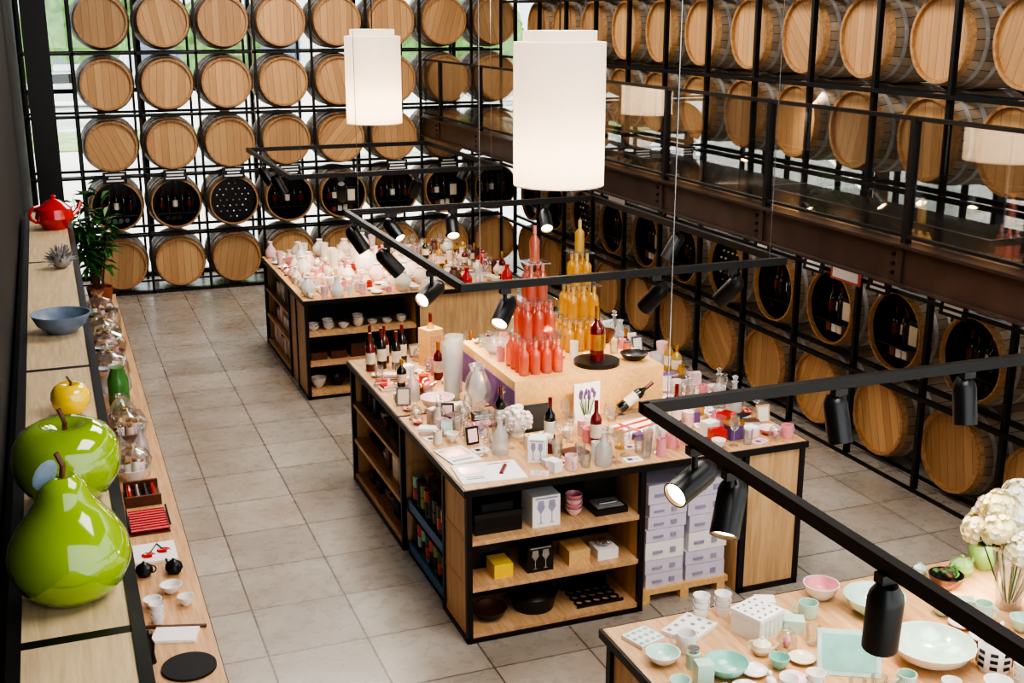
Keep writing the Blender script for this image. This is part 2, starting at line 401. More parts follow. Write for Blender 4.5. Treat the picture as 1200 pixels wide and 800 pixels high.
# ------------ furniture
def rect_top(mb,x0,x1,y0,y1,z,mat=OAK):
    mb.box(x0,y0,z-.045,x1,y1,z-.003,BLK); mb.box(x0+.012,y0+.012,z-.003,x1-.012,y1-.012,z,mat)
def unit(mb,x0,x1,y0,y1,z,face,shelves=(.06,.36,.66)):
    p=.035
    for x in (x0,x1-p):
        for y in (y0,y1-p): mb.box(x,y,0,x+p,y+p,z-.045,BLK)
    for zz in shelves:
        mb.box(x0+.01,y0+.01,zz-.03,x1-.01,y1-.01,zz,OAK)
    e=.012
    if face=='y':
        mb.box(x0+e,y0+p,.03,x0+e+.02,y1-p,z-.05,OAKV); mb.box(x1-e-.02,y0+p,.03,x1-e,y1-p,z-.05,OAKV)
        mb.box(x0+p,y1-.03,.03,x1-p,y1-.02,z-.05,DARK)
        mb.box(x0,y0,.0,x1,y0+.03,.03,BLK); mb.box(x0,y0,0,x0+.03,y1,.03,BLK)
    else:
        mb.box(x0+p,y0+e,.03,x1-p,y0+e+.02,z-.05,OAKV); mb.box(x0+p,y1-e-.02,.03,x1-p,y1-e,z-.05,OAKV)
        mb.box(x1-.03,y0+p,.03,x1-.02,y1-p,z-.05,DARK)
        mb.box(x0,y0,0,x0+.03,y1,.03,BLK); mb.box(x0,y0,0,x1,y0+.03,.03,BLK)
mb=MB()
unit(mb,2.07,3.24,6.1,6.58,1,'y'); unit(mb,2.07,2.52,7.5,8.95,1,'x')
mb.box(3.93,6.1,0,4.38,8.95,.955,OAKV)
for x in (3.93,4.345): mb.box(x,6.085,0,x+.035,6.12,.955,BLK)
mb.box(3.93,6.085,0,4.38,6.1,.035,BLK); mb.box(3.24,6.55,0,3.93,6.58,.955,DARK)
mb.box(2.6,6.65,0,3.9,8.9,.955,DARK)
rect_top(mb,2.05,4.4,6.08,7.49,1); rect_top(mb,2.05,4.4,7.5,8.97,1)
mb.finish('display_island')
mb=MB()
unit(mb,2.15,3.3,11.1,11.6,1,'y'); unit(mb,2.15,2.6,11.95,13.4,1,'x')
mb.box(2.17,11.6,0,2.6,11.95,.955,OAKV); mb.box(2.65,11.65,0,4.35,13.35,.955,DARK); mb.box(3.3,11.12,0,4.35,11.65,.955,OAKV)
rect_top(mb,2.13,4.4,11.08,13.42,1); mb.finish('display_island')
mb=MB(); mb.box(2.14,1.5,0,4.5,4.3,.955,OAKV)
for x in (2.12,4.48): mb.box(x,4.28,0,x+.035,4.32,.955,BLK)
rect_top(mb,2.1,4.55,1.45,4.36,1); mb.finish('display_island')
mb=MB()
mb.box(-.22,1.5,2.05,.12,10.4,2.07,BLK)
for i,(a,b) in enumerate([(1.5,3.0),(3.0,5.6),(5.6,8.2),(8.2,10.4)]):
    mb.box(-.185,a+.02,2.07,.085,b-.02,2.1,PALEW)
    for y in (a,): mb.box(-.22,y-.02,2.07,.12,y+.02,2.1,BLK)
    mb.box(-.22,a,.0,.12,a+.03,2.05,BLK)
mb.box(-.22,10.36,0,.12,10.4,2.1,BLK)
mb.box(-.22,1.5,2.07,-.185,10.4,2.105,BLK); mb.box(.085,1.5,2.07,.12,10.4,2.105,BLK)
for z in (.65,1.0,1.35,1.7): mb.box(-.2,1.5,z,.1,10.38,z+.025,OAK)
mb.box(-.25,1.5,0,-.225,10.4,2.05,DARK)
mb.finish('tall_wall_shelf')
mb=MB(); mb.box(.13,1.5,0,.52,13.9,.55,OAKV); mb.box(.13,1.5,.55,.56,13.9,.597,BLK); mb.box(.13,1.5,.597,.555,13.89,.6,OAK); 
mb.finish('low_display_counter')

# ------------ small items
def bowl(mb,x,y,z,r=.08,h=.06,mat=WHITE,inner=None,seg=28):
    i=inner or mat
    mb.lathe([(0,0),(r*.45,0),(r*.5,h*.08),(r*.82,h*.45),(r,h,mat),(r-.005,h,i),(r*.78,h*.48,i),(r*.42,h*.16,i),(0,h*.13)],mat,T(x,y,z),seg)
def plate(mb,x,y,z,r=.12,mat=WHITE):
    mb.lathe([(0,0),(r*.6,0),(r,.018),(r,.022),(r*.62,.006),(0,.006)],mat,T(x,y,z),28)
def mug(mb,x,y,z,r=.04,h=.09,mat=WHITE,a=None):
    a=R(0,6.28) if a is None else a
    X=T(x,y,z,a)
    mb.lathe([(0,0),(r*.9,0),(r,h*.1),(r,h),(r-.004,h),(r-.005,.01),(0,.01)],mat,X,20)
    pts=[X@Vector((r+.028*math.sin(t)-.003,0,h*.5+h*.3*math.cos(t))) for t in [math.pi*k/6 for k in range(7)]]
    mb.tube(pts,.005,mat,6)
def cups(mb,x,y,z,mat=WHITE):
    for i in range(3): mb.lathe([(0,0),(.028,0),(.04,.05),(.037,.05),(.025,.006),(0,.006)],mat,T(x,y,z+i*.03),18)
def btl(mb,x,y,z,h=.3,g=DKGL,lab=LABEL,cap=None,r=.037,X=None,seg=16):
    mb.lathe(bottle_prof(h,r,g,lab,cap),g,(X or T(x,y,z)),seg)
def gbox(mb,x,y,z,w,d,h,mat,a=0,lid=None):
    X=T(x,y,z,a); mb.box(-w/2,-d/2,0,w/2,d/2,h,mat,X)
    if lid: mb.box(-w/2-.003,-d/2-.003,h*.78,w/2+.003,d/2+.003,h+.003,lid,X)
def glass(mb,x,y,z,h=.2,mat=CLEAR,r=.035):
    mb.lathe([(0,0),(r*.9,0),(r*.85,.004),(.004,.01),(.004,h*.5),(r*.7,h*.58),(r,h*.75),(r*.8,h)],mat,T(x,y,z),18)
def tumbler(mb,x,y,z,h=.1,mat=CLEAR,r=.035): mb.lathe([(0,.004),(r*.8,0),(r,h),(r-.003,h),(r*.75,.01),(0,.01)],mat,T(x,y,z),18)
def decanter(mb,x,y,z,h=.26,mat=CLEAR): mb.lathe([(0,.006),(.05,0),(.055,.02),(.05,h*.45),(.018,h*.62),(.016,h*.8),(.026,h*.83),(.012,h*.86),(.022,h*.95),(0,h)],mat,T(x,y,z),18)
def vase(mb,x,y,z,h=.25,mat=WHITE,k=0):
    P=[[(0,0),(.3,0),(.42,.2),(.4,.45),(.16,.75),(.15,.9),(.2,1),(.17,1),(.12,.9),(0,.7)],
       [(0,0),(.22,0),(.5,.35),(.5,.55),(.2,.9),(.24,1),(.2,1),(0,.8)],
       [(0,0),(.2,0),(.25,.5),(.3,1),(.27,1),(.2,.1),(0,.08)]][k]
    mb.lathe([(a*h*.8,b*h) for a,b in P],mat,T(x,y,z),24)
def teapot(mb,x,y,z,r=.07,mat=WHITE,a=None):
    a=R(0,6.28) if a is None else a;X=T(x,y,z,a)
    mb.lathe([(0,0),(r*.6,0),(r,r*.6),(r*.9,r*1.1),(r*.45,r*1.45),(r*.4,r*1.5),(r*.12,r*1.6),(r*.16,r*1.75),(0,r*1.85)],mat,X,22)
    mb.tube([X@Vector(p) for p in [(r*.85,0,r*.5),(r*1.3,0,r*.9),(r*1.5,0,r*1.3)]],r*.13,mat,8)
    mb.tube([X@Vector((-r*.8-.55*r*math.sin(t),0,r*.85+r*.45*math.cos(t))) for t in [math.pi*k/6 for k in range(7)]],r*.08,mat,6)
def bird(mb,x,y,z,s=.07,mat=WHITE):
    a=R(0,6.28);X=T(x,y,z,a)
    mb.ell((0,0,s*.6),s*.95,s*.6,s*.6,mat,14,X); mb.ell((s*.75,0,s*1.25),s*.38,s*.33,s*.36,mat,12,X)
    mb.add([(s*1.05,-.05*s,s*1.2),(s*1.05,.05*s,s*1.2),(s*1.05,0,s*1.32),(s*1.35,0,s*1.2)],[(0,1,3),(1,2,3),(2,0,3)],GOLD,False,X)
    mb.add([(-s*.7,-s*.2,s*.7),(-s*.7,s*.2,s*.7),(-s*1.5,s*.15,s*1.1),(-s*1.5,-s*.15,s*1.1),(-s*.7,0,s*.9)],[(0,1,2,3),(0,4,3),(1,4,2)],mat,False,X)
def candle(mb,x,y,z,h=.08,mat=CREAM,r=.03):
    mb.lathe([(0,0),(r,0),(r,h),(r*.85,h),(r*.8,h*.8),(0,h*.8)],mat,T(x,y,z),16); mb.cyl((x,y,z+h*.8),(x,y,z+h*1.02),.002,BLK,5)
def jar(mb,x,y,z,h=.09,mat=AMBER,lid=GOLD,r=.03): mb.lathe([(0,0),(r,0),(r,h*.75),(r*.8,h*.82,lid),(r*.85,h*.82,lid),(r*.85,h,lid),(0,h)],mat,T(x,y,z),16)
def flower(mb,x,y,z,r=.04,mat=RED,n=6):
    for i in range(n):
        a=6.283*i/n; X=T(x,y,z,a)@Matrix.Translation((r*.55,0,r*.3))@Matrix.Rotation(-.5,4,'Y')
        mb.ell((0,0,0),r*.5,r*.32,r*.1,mat,8,X)
    mb.ell((x,y,z+r*.25),r*.2,r*.2,r*.2,GOLD,8)
def dome(mb,x,y,z,r=.05):
    mb.lathe([(0,0),(r*1.1,0),(r*1.1,.012),(0,.012)],OAK,T(x,y,z),20)
    mb.lathe([(r,.012),(r,r*1.2),(r*.8,r*1.8),(r*.4,r*2.15),(.006,r*2.25),(.012,r*2.5),(0,r*2.55)],CLEAR,T(x,y,z),20)
    mb.ell((x,y,z+.04),r*.4,r*.4,.03,random.choice([PINK,PETAL,RED,GOLD]),8)
def books(mb,x,y,z):
    a=R(-.6,.6); zz=0
    for i in range(random.randint(2,4)):
        h=R(.012,.025); w=R(.1,.13); X=T(x,y,z+zz,a+R(-.1,.1)); m=random.choice([PAPER,LPINK,BROWN,BLK2,PURP,RED,CREAM])
        mb.box(-w/2,-.04,0,w/2,.04,h,m,X); mb.box(-w/2+.003,-.041,.003,w/2-.002,.03,h-.003,PAPER,X); zz+=h+.001
def card(mb,x,y,z):
    X=T(x,y,z,R(-.5,.5)); mb.box(-.055,-.04,0,.055,.04,.004,random.choice([PAPER,LPINK,CREAM]),X); mb.box(-.035,-.02,.004,.0,.02,.0048,random.choice([RED,PURP,TEAL,BLK2]),X); mb.box(.01,-.02,.004,.04,-.012,.0046,GREY,X); mb.box(.01,.0,.004,.04,.008,.0046,GREY,X)
def pframe(mb,x,y,z):
    X=T(x,y,z,R(-.5,.2))@Matrix.Rotation(-.2,4,'X'); h=R(.1,.15); w=h*.75; m=random.choice([SILV,BLK2,PAPER,OAK])
    mb.box(-w/2,-.006,0,w/2,.006,h,m,X); mb.box(-w*.38,-.0075,h*.12,w*.38,-.006,h*.88,random.choice([PAPER,LPINK,CREAM,LTEAL]),X); mb.box(-.01,.006,0,.01,.03,.05,m,T(x,y,z))
def rbowl(m=None): return lambda mb,x,y,z: bowl(mb,x,y,z,R(.04,.06),R(.04,.065),random.choice(m or [WHITE,WHITE,CREAM,LPINK]))
def rmug(m=None): return lambda mb,x,y,z: mug(mb,x,y,z,mat=random.choice(m or [WHITE,WHITE,PINK,CREAM]))
def rvase(m=None): return lambda mb,x,y,z: vase(mb,x,y,z,R(.12,.22),random.choice(m or [WHITE,WHITE,CREAM,LPINK]),random.randrange(3))
def rbox(m): return lambda mb,x,y,z: gbox(mb,x,y,z,R(.06,.1),R(.05,.08),R(.04,.12),random.choice(m),R(-.6,.6))
rglass=lambda mb,x,y,z: glass(mb,x,y,z,R(.16,.22)); rtum=lambda mb,x,y,z: tumbler(mb,x,y,z,R(.08,.13))
rbird=lambda mb,x,y,z: bird(mb,x,y,z,R(.03,.045)); rtea=lambda mb,x,y,z: teapot(mb,x,y,z,.045,random.choice([WHITE,CREAM,LPINK]))
rplate=lambda mb,x,y,z: plate(mb,x,y,z,R(.055,.065),random.choice([WHITE,LPINK,CREAM]))
rcand=lambda mb,x,y,z: candle(mb,x,y,z,R(.05,.12),random.choice([CREAM,PINK,WHITE,RED]))
rjar=lambda mb,x,y,z: jar(mb,x,y,z,R(.07,.11),random.choice([AMBER,ROSE,REDGL,CREAM]),random.choice([GOLD,SILV,BLK]))
rcups=lambda mb,x,y,z: cups(mb,x,y,z,random.choice([WHITE,LPINK]))
rflow=lambda mb,x,y,z: flower(mb,x,y,z,R(.035,.055),random.choice([RED,PINK,PETAL,PURP]))
rbt=lambda mb,x,y,z: btl(mb,x,y,z,R(.2,.3),random.choice([DKGL,REDGL,AMBER]),LABEL,GOLD)
rdome=lambda mb,x,y,z: dome(mb,x,y,z,R(.04,.05))
rdec=lambda mb,x,y,z: decanter(mb,x,y,z,R(.22,.3),random.choice([CLEAR,FROST]))
def scatter(name,x0,x1,y0,y1,z,gens,cell=.16,avoid=(),fill=.95,mg=.04):
    mb=MB(); nx=max(1,int((x1-x0)/cell)); ny=max(1,int((y1-y0)/cell)); dx=(x1-x0)/nx; dy=(y1-y0)/ny
    for i in range(nx):
        for j in range(ny):
            x=x0+dx*(i+.5)+R(-.08,.08)*cell; y=y0+dy*(j+.5)+R(-.08,.08)*cell
            if random.random()>fill or any(ax0-mg<x<ax1+mg and ay0-mg<y<ay1+mg for ax0,ax1,ay0,ay1 in avoid): continue
            random.choice(gens)(mb,x,y,z)
    if mb.v: mb.finish(name)
def ob(name,fn,x,y,z,*a,rz=0,**k):
    mb=MB(); fn(mb,0,0,0,*a,**k); return mb.finish(name,(x,y,z),(0,0,rz))

mb=MB(); mb.box(2.74,7.05,1,3.85,8.15,1.3,LBOX); mb.box(2.732,7.04,1.0,2.74,8.16,1.24,PURP); mb.finish('raised_display_plinth')
def pyramid(x,y,z,h,glassm,cap,name,n=4,sp=.083,r=.034):
    mb=MB(); zz=0
    for lv in range(n):
        m=n-lv
        for i in range(m):
            for j in range(m):
                px=(i-(m-1)/2)*sp; py=(j-(m-1)/2)*sp
                btl(mb,px,py,zz,h-.008,glassm,glassm,cap,r,seg=14)
        w=m*sp/2
        if m>1: mb.box(-w,-w,zz+h-.008,w,w,zz+h,CLEAR)
        zz+=h
    mb.finish(name,(x,y,z))
pyramid(2.98,7.3,1.3,.25,ROSE,ROSEC,'rose_wine_bottle_pyramid')
pyramid(3.5,7.72,1.3,.235,AMBER,AMBC,'white_wine_bottle_pyramid')
ob('bottle_stand',lambda mb,x,y,z: mb.lathe([(0,0),(.16,0),(.16,.03),(0,.03)],BLK,None,28),3.43,7.25,1.3)
ob('champagne_bottle',btl,3.43,7.25,1.33,.38,REDGL,GOLD,GOLD,.05)
ob('glass_fruit_bowl',bowl,2.86,7.75,1.3,.1,.1,FROST)
mb=MB(); 
for i,(x,y) in enumerate([(0,0),(.1,.03),(.05,.12),(.16,.12)]): jar(mb,x,y,0,.1,AMBER)
mb.finish('honey_jars',(3.55,7.97,1.3))
ob('round_wicker_basket',bowl,3.72,7.75,1.3,.09,.09,BROWN)
ob('black_serving_bowl',bowl,3.72,7.25,1.3,.1,.05,BLK2)
scatter('assorted_plinth_gifts',2.78,3.82,7.1,8.1,1.3,[rtum,rjar,rglass,rcand,rdec,rbt,rflow],.1,[(2.78,3.17,7.08,7.48),(3.32,3.7,7.53,7.93),(3.25,3.85,7.05,7.4),(2.75,2.97,7.6,7.85),(3.5,3.8,7.65,8.12)],.92)
WB=[(2.16,8.62,.3),(2.26,8.66,.32),(2.36,8.6,.3),(2.2,8.78,.32),(2.32,8.8,.3),(2.45,8.75,.31),(2.83,6.66,.3),(3.08,6.5,.3),(2.62,7.0,.3),(3.72,6.62,.3)]
for x,y,h in WB: ob('wine_bottle',btl,x,y,1,h,random.choice([DKGL,DKGL,REDGL]),LABEL)
mb=MB(); mb.box(-.07,-.07,0,.07,.07,.3,LBOX); mb.box(-.05,-.072,.05,.05,-.07,.25,OAK); btl(mb,0,0,.3-.2,.32,AMBER); mb.finish('wooden_bottle_box',(2.64,8.6,1),(0,0,.3))
ob('white_lace_bowl',bowl,2.36,7.56,1,.12,.09,WHITE,LPINK)
ob('red_flower_dish',flower,2.36,7.95,1.01,.13,RED,n=7)
def tallg(mb,x,y,z): mb.lathe([(0,0),(.06,0),(.055,.02),(.07,.42),(.067,.42),(.05,.03),(0,.03)],FROST,None,24)
ob('tall_glass_vase',tallg,2.6,7.9,1)
ob('tall_glass_vase',tallg,2.52,7.72,1)
mb=MB(); mb.lathe([(0,.005),(.05,0),(.04,.02),(.09,.1),(.1,.17),(.07,.25),(.045,.3),(.06,.34)],FROST,None,24); mb.finish('etched_glass_vase',(2.6,7.4,1))
mb=MB()
for i in range(60):
    u=R(-.6,1);a=R(0,6.283);s=math.sqrt(1-u*u); p=Vector((s*math.cos(a)*.09,s*math.sin(a)*.09,.1+u*.1)); mb.ell(p,.02,.02,.014,random.choice([WHITE,LPINK,PETAL]),8)
mb.ell((0,0,.1),.08,.08,.09,WHITE,14); mb.lathe([(0,0),(.05,0),(.05,.03),(0,.03)],WHITE); mb.finish('white_rose_ball_ornament',(2.68,7.16-.3,1))
ob('open_magazine',lambda mb,x,y,z:(mb.box(-.2,-.15,0,0,.15,.008,PAPER),mb.box(0.002,-.15,0,.2,.15,.006,PAPER),mb.box(-.17,-.02,.008,-.03,.1,.009,LPINK),mb.box(-.16,-.1,.008,-.05,-.09,.009,BLK),mb.box(-.16,-.07,.008,-.05,-.06,.009,GREY),mb.cyl((.06,-.06,.008),(.12,.06,.008),.014,REDGL,8),mb.box(.02,.11,.006,.16,.12,.007,RED)),2.285,6.31,1,rz=-.08)
ob('open_magazine',lambda mb,x,y,z:(mb.box(-.1,-.14,0,.1,.14,.008,PAPER),mb.box(-.08,-.02,.008,.08,.11,.009,PINK),mb.box(-.08,-.1,.008,.06,-.08,.009,GREY)),2.2,6.64,1,rz=.15)
def printbox(mb,x,y,z,w,d,h,base=PAPER,pr=LAV2):
    mb.box(-w/2,-d/2,0,w/2,d/2,h,base); 
    for sx in (-.2,.2): mb.lathe([(0,h*.12),(w*.1,h*.12),(.003,h*.16),(.003,h*.45),(w*.14,h*.62),(w*.1,h*.85)],pr,Matrix.Translation((sx*w,-d/2-.001,0))@Matrix.Diagonal((1,.02,1,1)),10)
    mb.box(-w*.4,-d/2-.001,h*.9,w*.4,-d/2,h*.95,pr)
ob('wine_glass_gift_box',printbox,2.64,6.4,1,.11,.11,.15,rz=-.5)
ob('leather_notebook',lambda mb,x,y,z: (mb.box(-.08,-.06,0,.08,.06,.02,BROWN),mb.box(-.075,-.055,.004,.083,.055,.016,PAPER)),2.89,6.42,1,rz=.2)
mb=MB(); X=Matrix.Rotation(-.35,4,'X'); mb.box(-.1,-.006,0,.1,.006,.18,BLK2,X); mb.box(-.085,-.0075,.015,.085,-.006,.165,DARK,X); mb.box(-.05,0,0,.05,.07,.01,BLK2); mb.finish('small_display_easel',(2.85,6.88,1.0))
mb=MB(); mb.box(-.1,-.006,0,.1,.006,.27,PAPER)
for i in range(22): 
    a=R(-.06,.06); mb.cyl((a*.3,-.008,.03),(a,-.008,.14+R(0,.05)),.0015,LEAF,5); mb.ell((a,-.009,.17+R(0,.05)),.008,.003,.02,PURP,8)
mb.box(-.1,0,0,.1,.06,.006,PAPER); mb.finish('lavender_print_card',(3.22,6.95,1),(0,0,.1))
mb=MB()
for i in range(4): mug(mb,(i%2)*.13,(i//2)*.13,0,.045,.09,[PINK,LPINK,WHITE,PINK][i])
mb.finish('pink_mugs',(3.52,6.3,1))
ob('glass_candle_jar',candle,3.2,6.4,1,.12,AMBER)
WG=((2.55,6.65),(2.46,6.8),(3.24,6.65),(3.02,6.85),(2.95,6.62))
for i,(x,y) in enumerate(WG): ob('wine_glass',glass,x,y,1,.21)
ob('folded_tea_towel',lambda mb,x,y,z:(mb.box(-.16,-.1,0,.16,.1,.025,PAPER),mb.box(-.16,-.06,.025,.16,-.03,.0265,RED),mb.box(-.16,.03,.025,.16,.06,.0265,RED),mb.box(-.08,-.1,.025,-.05,.1,.027,RED)),3.46,6.68,1,rz=.3)
mb=MB(); X=Matrix.Translation((0,0,.06))@Matrix.Rotation(1.0,4,'Y'); btl(mb,0,0,0,.3,X=X); mb.box(-.03,-.05,0,.2,.05,.03,SILV); mb.finish('tilted_bottle_holder',(3.46,6.94,1))
mb=MB()
for i in range(5): gbox(mb,(i%3)*.12,(i//3)*.1,0,.1,.08,[.08,.12,.06,.1,.14][i],[RED,PURP,LPINK,PAPER,PINK][i],.1*i,[None,GOLD,PAPER,None,RED][i])
mb.finish('wrapped_gift_boxes',(3.85,6.3,1))
ob('pink_flower_dish',bowl,4.24,6.3,1,.08,.04,PINK,LPINK)
av=[(2.71,3.88,7.0,8.18),(2.05,2.52,6.12,6.48),(2.09,2.31,6.5,6.79),(2.57,2.72,6.32,6.48),(2.8,2.98,6.36,6.48),(3.12,3.33,6.9,7.0),(3.3,3.62,6.57,6.8),(3.48,3.72,6.26,6.48),(3.43,3.72,6.88,7.0),(2.24,2.49,7.44,7.68),(2.24,2.5,7.85,8.08),(2.5,2.7,7.3,8.0),(2.12,2.5,8.55,8.86),(2.55,2.73,8.5,8.7),(2.6,2.76,6.78,6.94),(2.76,2.94,6.84,6.95),(3.8,4.15,6.26,6.46),(4.16,4.32,6.22,6.38)]
for x,y in [(a,b) for a,b,_ in WB]+list(WG)+[(3.2,6.4)]: av.append((x-.04,x+.04,y-.04,y+.04))
scatter('assorted_table_gifts',2.1,4.36,6.13,7.46,1,[rbowl([WHITE,LPINK,CREAM,FROST]),rmug([WHITE,PINK,LPINK]),rtum,rtum,rdec,rcand,rjar,rflow,rcups,rglass,rglass,rbox([PAPER,LPINK,LABEL,PURP]),rdome,books,books,card,card,card,pframe],.1,av,.97,.03)
scatter('assorted_table_gifts',2.1,4.36,7.54,8.92,1,[rvase([PINK,FROST,LPINK,FROST]),rtum,rflow,rflow,rjar,rglass,rbt,rdec,rbox([PAPER,PURP,RED]),rbird,rdome,books,card,pframe],.105,av,.97,.03)
def pr(w,d,h,m,lid=None): return lambda mb,x,y,z: gbox(mb,x,y,z,w,d,h,m,0,lid)
ob('black_gift_box',pr(.3,.3,.13,BLK2,DARK),2.3,6.33,.66); ob('black_gift_box',pr(.2,.26,.05,CHALK),2.3,6.33,.795)
ob('wine_glass_gift_box',printbox,2.6,6.25,.66,.18,.18,.2)
mb=MB(); [bowl(mb,0,0,i*.03,.055,.05,PINK if i%2 else LPINK) for i in range(4)]; mb.finish('stacked_bowls',(2.83,6.27,.66))
ob('open_black_case',lambda mb,x,y,z:(mb.box(-.11,-.1,0,.11,.1,.04,BLK2),mb.box(-.11,.08,.04,.11,.1,.2,BLK2),mb.box(-.09,-.08,.04,.09,.06,.045,GREY),mb.cyl((-.06,-.03,.05),(.06,-.03,.05),.01,SILV)),3.05,6.28,.66)
ob('yellow_gift_box',pr(.12,.15,.09,YEL),2.33,6.25,.36); ob('black_gift_box',pr(.26,.2,.17,BLK2),2.3,6.45,.36)
ob('black_gift_box',printbox,2.57,6.25,.36,.17,.15,.17,BLK2,SILV)
ob('wooden_gift_box',pr(.14,.16,.1,LBOX),2.83,6.25,.36)
mb=MB(); mb.box(-.07,-.07,0,.07,.07,.07,PAPER)
for a in range(6): mb.ell((0,0,.09),.05,.02,.02,SILV,8,T(0,0,0,a*.52))
mb.finish('ribboned_gift',(3.03,6.25,.36))
ob('brown_casserole_dish',bowl,2.27,6.27,.06,.11,.07,BLK2,BROWN)
mb=MB(); mb.lathe([(0,0),(.13,0),(.15,.1),(.155,.1),(.12,.13),(.03,.15),(.03,.17),(0,.17)],BLK2,None,28); mb.box(-.19,-.02,.08,.19,.02,.095,BLK2); mb.finish('black_casserole_pot',(2.58,6.32,.06))
mb=MB()
for i in range(5):
    for j in range(3):
        mb.lathe([(.025,0),(.035,0),(.035,.012),(.025,.012),(.025,0)],BLK2,T(-.12+i*.06,j*.07-.07,0))
mb.box(-.16,.12,0,.16,.13,.15,BLK2); mb.box(-.16,-.13,.0,.16,-.12,.02,BLK2); mb.finish('cast_iron_trivets',(2.98,6.3,.06))
mb=MB()
for c,(x,w) in enumerate(((3.44,.27),(3.74,.28))):
    z=.1
    while z<.78:
        h=R(.085,.14)
        gbox(mb,x+R(-.01,.01),6.36,z,w,.34,h-.004,random.choice([LAV,PAPER,LAV]),R(-.03,.03))
        mb.box(x-w*.34,6.182,z+h*.35,x-w*.08,6.187,z+h*.5,LAV2); mb.box(x+w*.12,6.182,z+h*.3,x+w*.26,6.187,z+h*.6,LAV2); z+=h
mb.finish('stacked_glassware_boxes')
mb=MB()
for y in (6.2,6.36,6.5): mb.box(3.28,y-.03,.06,3.9,y+.03,.1-.001,LBOX)
for x in (3.3,3.58,3.85): mb.box(x-.03,6.17,0,x+.03,6.53,.06,LBOX)
mb.finish('wooden_pallet')
mb=MB()
for z in (0,.32):
    mb.box(2.1,6.62,z,2.55,7.46,z+.02,BLUE)
    for a in ((2.1,6.62,2.115,7.46),(2.535,6.62,2.55,7.46),(2.1,6.62,2.55,6.635),(2.1,7.445,2.55,7.46)): mb.box(a[0],a[1],z,a[2],a[3],z+.09,BLUE)
    for i in range(5):
        for j in range(9):
            for l in range(3 if z else 3):
                mb.cyl((2.16+i*.083,6.68+j*.09,z+.02+l*.085),(2.16+i*.083,6.68+j*.09,z+.1+l*.085),.036,random.choice([DKGL,RED,YEL,LIME,BLK2,BLK2,TEAL]),10)
mb.finish('crates_of_tins')
mb=MB()
for z in (.06,.36,.66):
    y=7.62
    while y<8.85:
        w=R(.08,.16)
        k=random.random()
        if k<.5: gbox(mb,2.25,y,z,.2,w*.9,R(.08,.2),random.choice([BLK2,DARK,PAPER,BROWN,DKGL]))
        elif k<.75: btl(mb,2.2,y,z,.24)
        else: bowl(mb,2.22,y,z,.06,.08,random.choice([BLK2,WHITE,GREY]))
        y+=w+.06
mb.finish('shelved_homeware')
mb=MB()
for z in (.06,.36,.66):
    y=12.05
    while y<13.2:
        w=R(.1,.2); gbox(mb,2.35,y+.05,z,.26,w*.9,R(.12,.24),random.choice([PAPER,LPINK,CREAM,BROWN,WHITE])); y+=w+.04
mb.finish('shelved_homeware')
mb=MB()
for z in (.66,):
    for i in range(7): 
        x=2.26+i*.15
        for l in range(random.randint(1,4)): bowl(mb,x,11.28+R(-.03,.03),z+l*.025,.055,.045,WHITE)
for i in range(5): 
    x=2.3+i*.2; gbox(mb,x,11.33,.36,.16,.2,R(.06,.16),random.choice([BLK2,BROWN,DARK]))
for i in range(5):
    x=2.3+i*.2; (plate if i>2 else bowl)(mb,x,11.32,.06,*((.08,WHITE) if i>2 else (.08,.1,random.choice([WHITE,BLK2]))))
mb.finish('shelved_tableware')
scatter('assorted_white_ceramics',2.17,3.6,11.12,13.38,1,[rvase(),rvase(),rbird,rbowl(),rtea,rmug(),rcand,rcups,rplate,rvase([WHITE,CREAM]),rdome],.125,[(2.88,3.08,11.85,12.05)])
scatter('assorted_glassware_and_gifts',3.62,4.35,11.15,13.35,1,[rvase([LPINK,BROWN,CREAM,RED]),rjar,rbt,rbowl([CREAM,GREY,BROWN]),rglass,rdome,books],.125)
mb=MB(); mb.lathe([(0,0),(.05,0),(.1,.08),(.12,.16),(.08,.25),(.03,.29),(.035,.31),(0,.31)],WHITE,None,28); mb.finish('round_white_vase',(2.98,11.95,1))
def N(name,fn,x,y,*a,**k): ob(name,fn,x,y,1.0,*a,**k)
N('mint_bowl',bowl,2.23,4.0,.075,.05,WHITE,LTEAL)
def dots(mb,x,y,z,c=TEAL,w=.22,d=.16):
    mb.box(-w/2,-d/2,0,w/2,d/2,.018,WHITE)
    for i in range(4):
        for j in range(3): mb.cyl((-w*.375+i*w*.25,-d*.33+j*d*.33,.018),(-w*.375+i*w*.25,-d*.33+j*d*.33,.0195),.011,c,10)
N('polka_dot_tray',dots,2.47,4.2,GREY,rz=.5); N('polka_dot_tray',dots,2.24,4.2,TEAL,.14,.13,rz=.3)
N('patterned_square_box',lambda mb,x,y,z:(mb.box(-.08,-.08,0,.08,.08,.1,WHITE),mb.box(-.085,-.085,.1,.085,.085,.115,PAPER),[mb.box(-.075+i*.03,-.0815,.01,-.06+i*.03,-.08,.09,LTEAL) for i in range(6)],[mb.cyl((-.06+i*.04,-.06+j*.04,.115),(-.06+i*.04,-.06+j*.04,.1165),.007,GREY,8) for i in range(4) for j in range(4)]),2.74,4.08,rz=.35)
N('mint_bowl',bowl,2.43,3.82,.095,.06,TEAL); 
N('stacked_cups',cups,2.68,4.27); N('stacked_cups',cups,2.58,4.29)
N('coffee_mug',mug,2.37,4.05,.045,.085,WHITE); N('storage_jar',jar,2.33,3.92,.09,LTEAL,SILV)
N('pink_bowl',bowl,3.2,4.25,.085,.075,WHITE,PINK); N('spotted_cup',mug,3.04,4.12,.045,.07,LTEAL)
N('pale_mint_serving_bowl',bowl,3.34,4.04,.14,.09,LTEAL); N('mint_serving_bowl',bowl,3.3,3.6,.18,.09,WHITE,LTEAL)
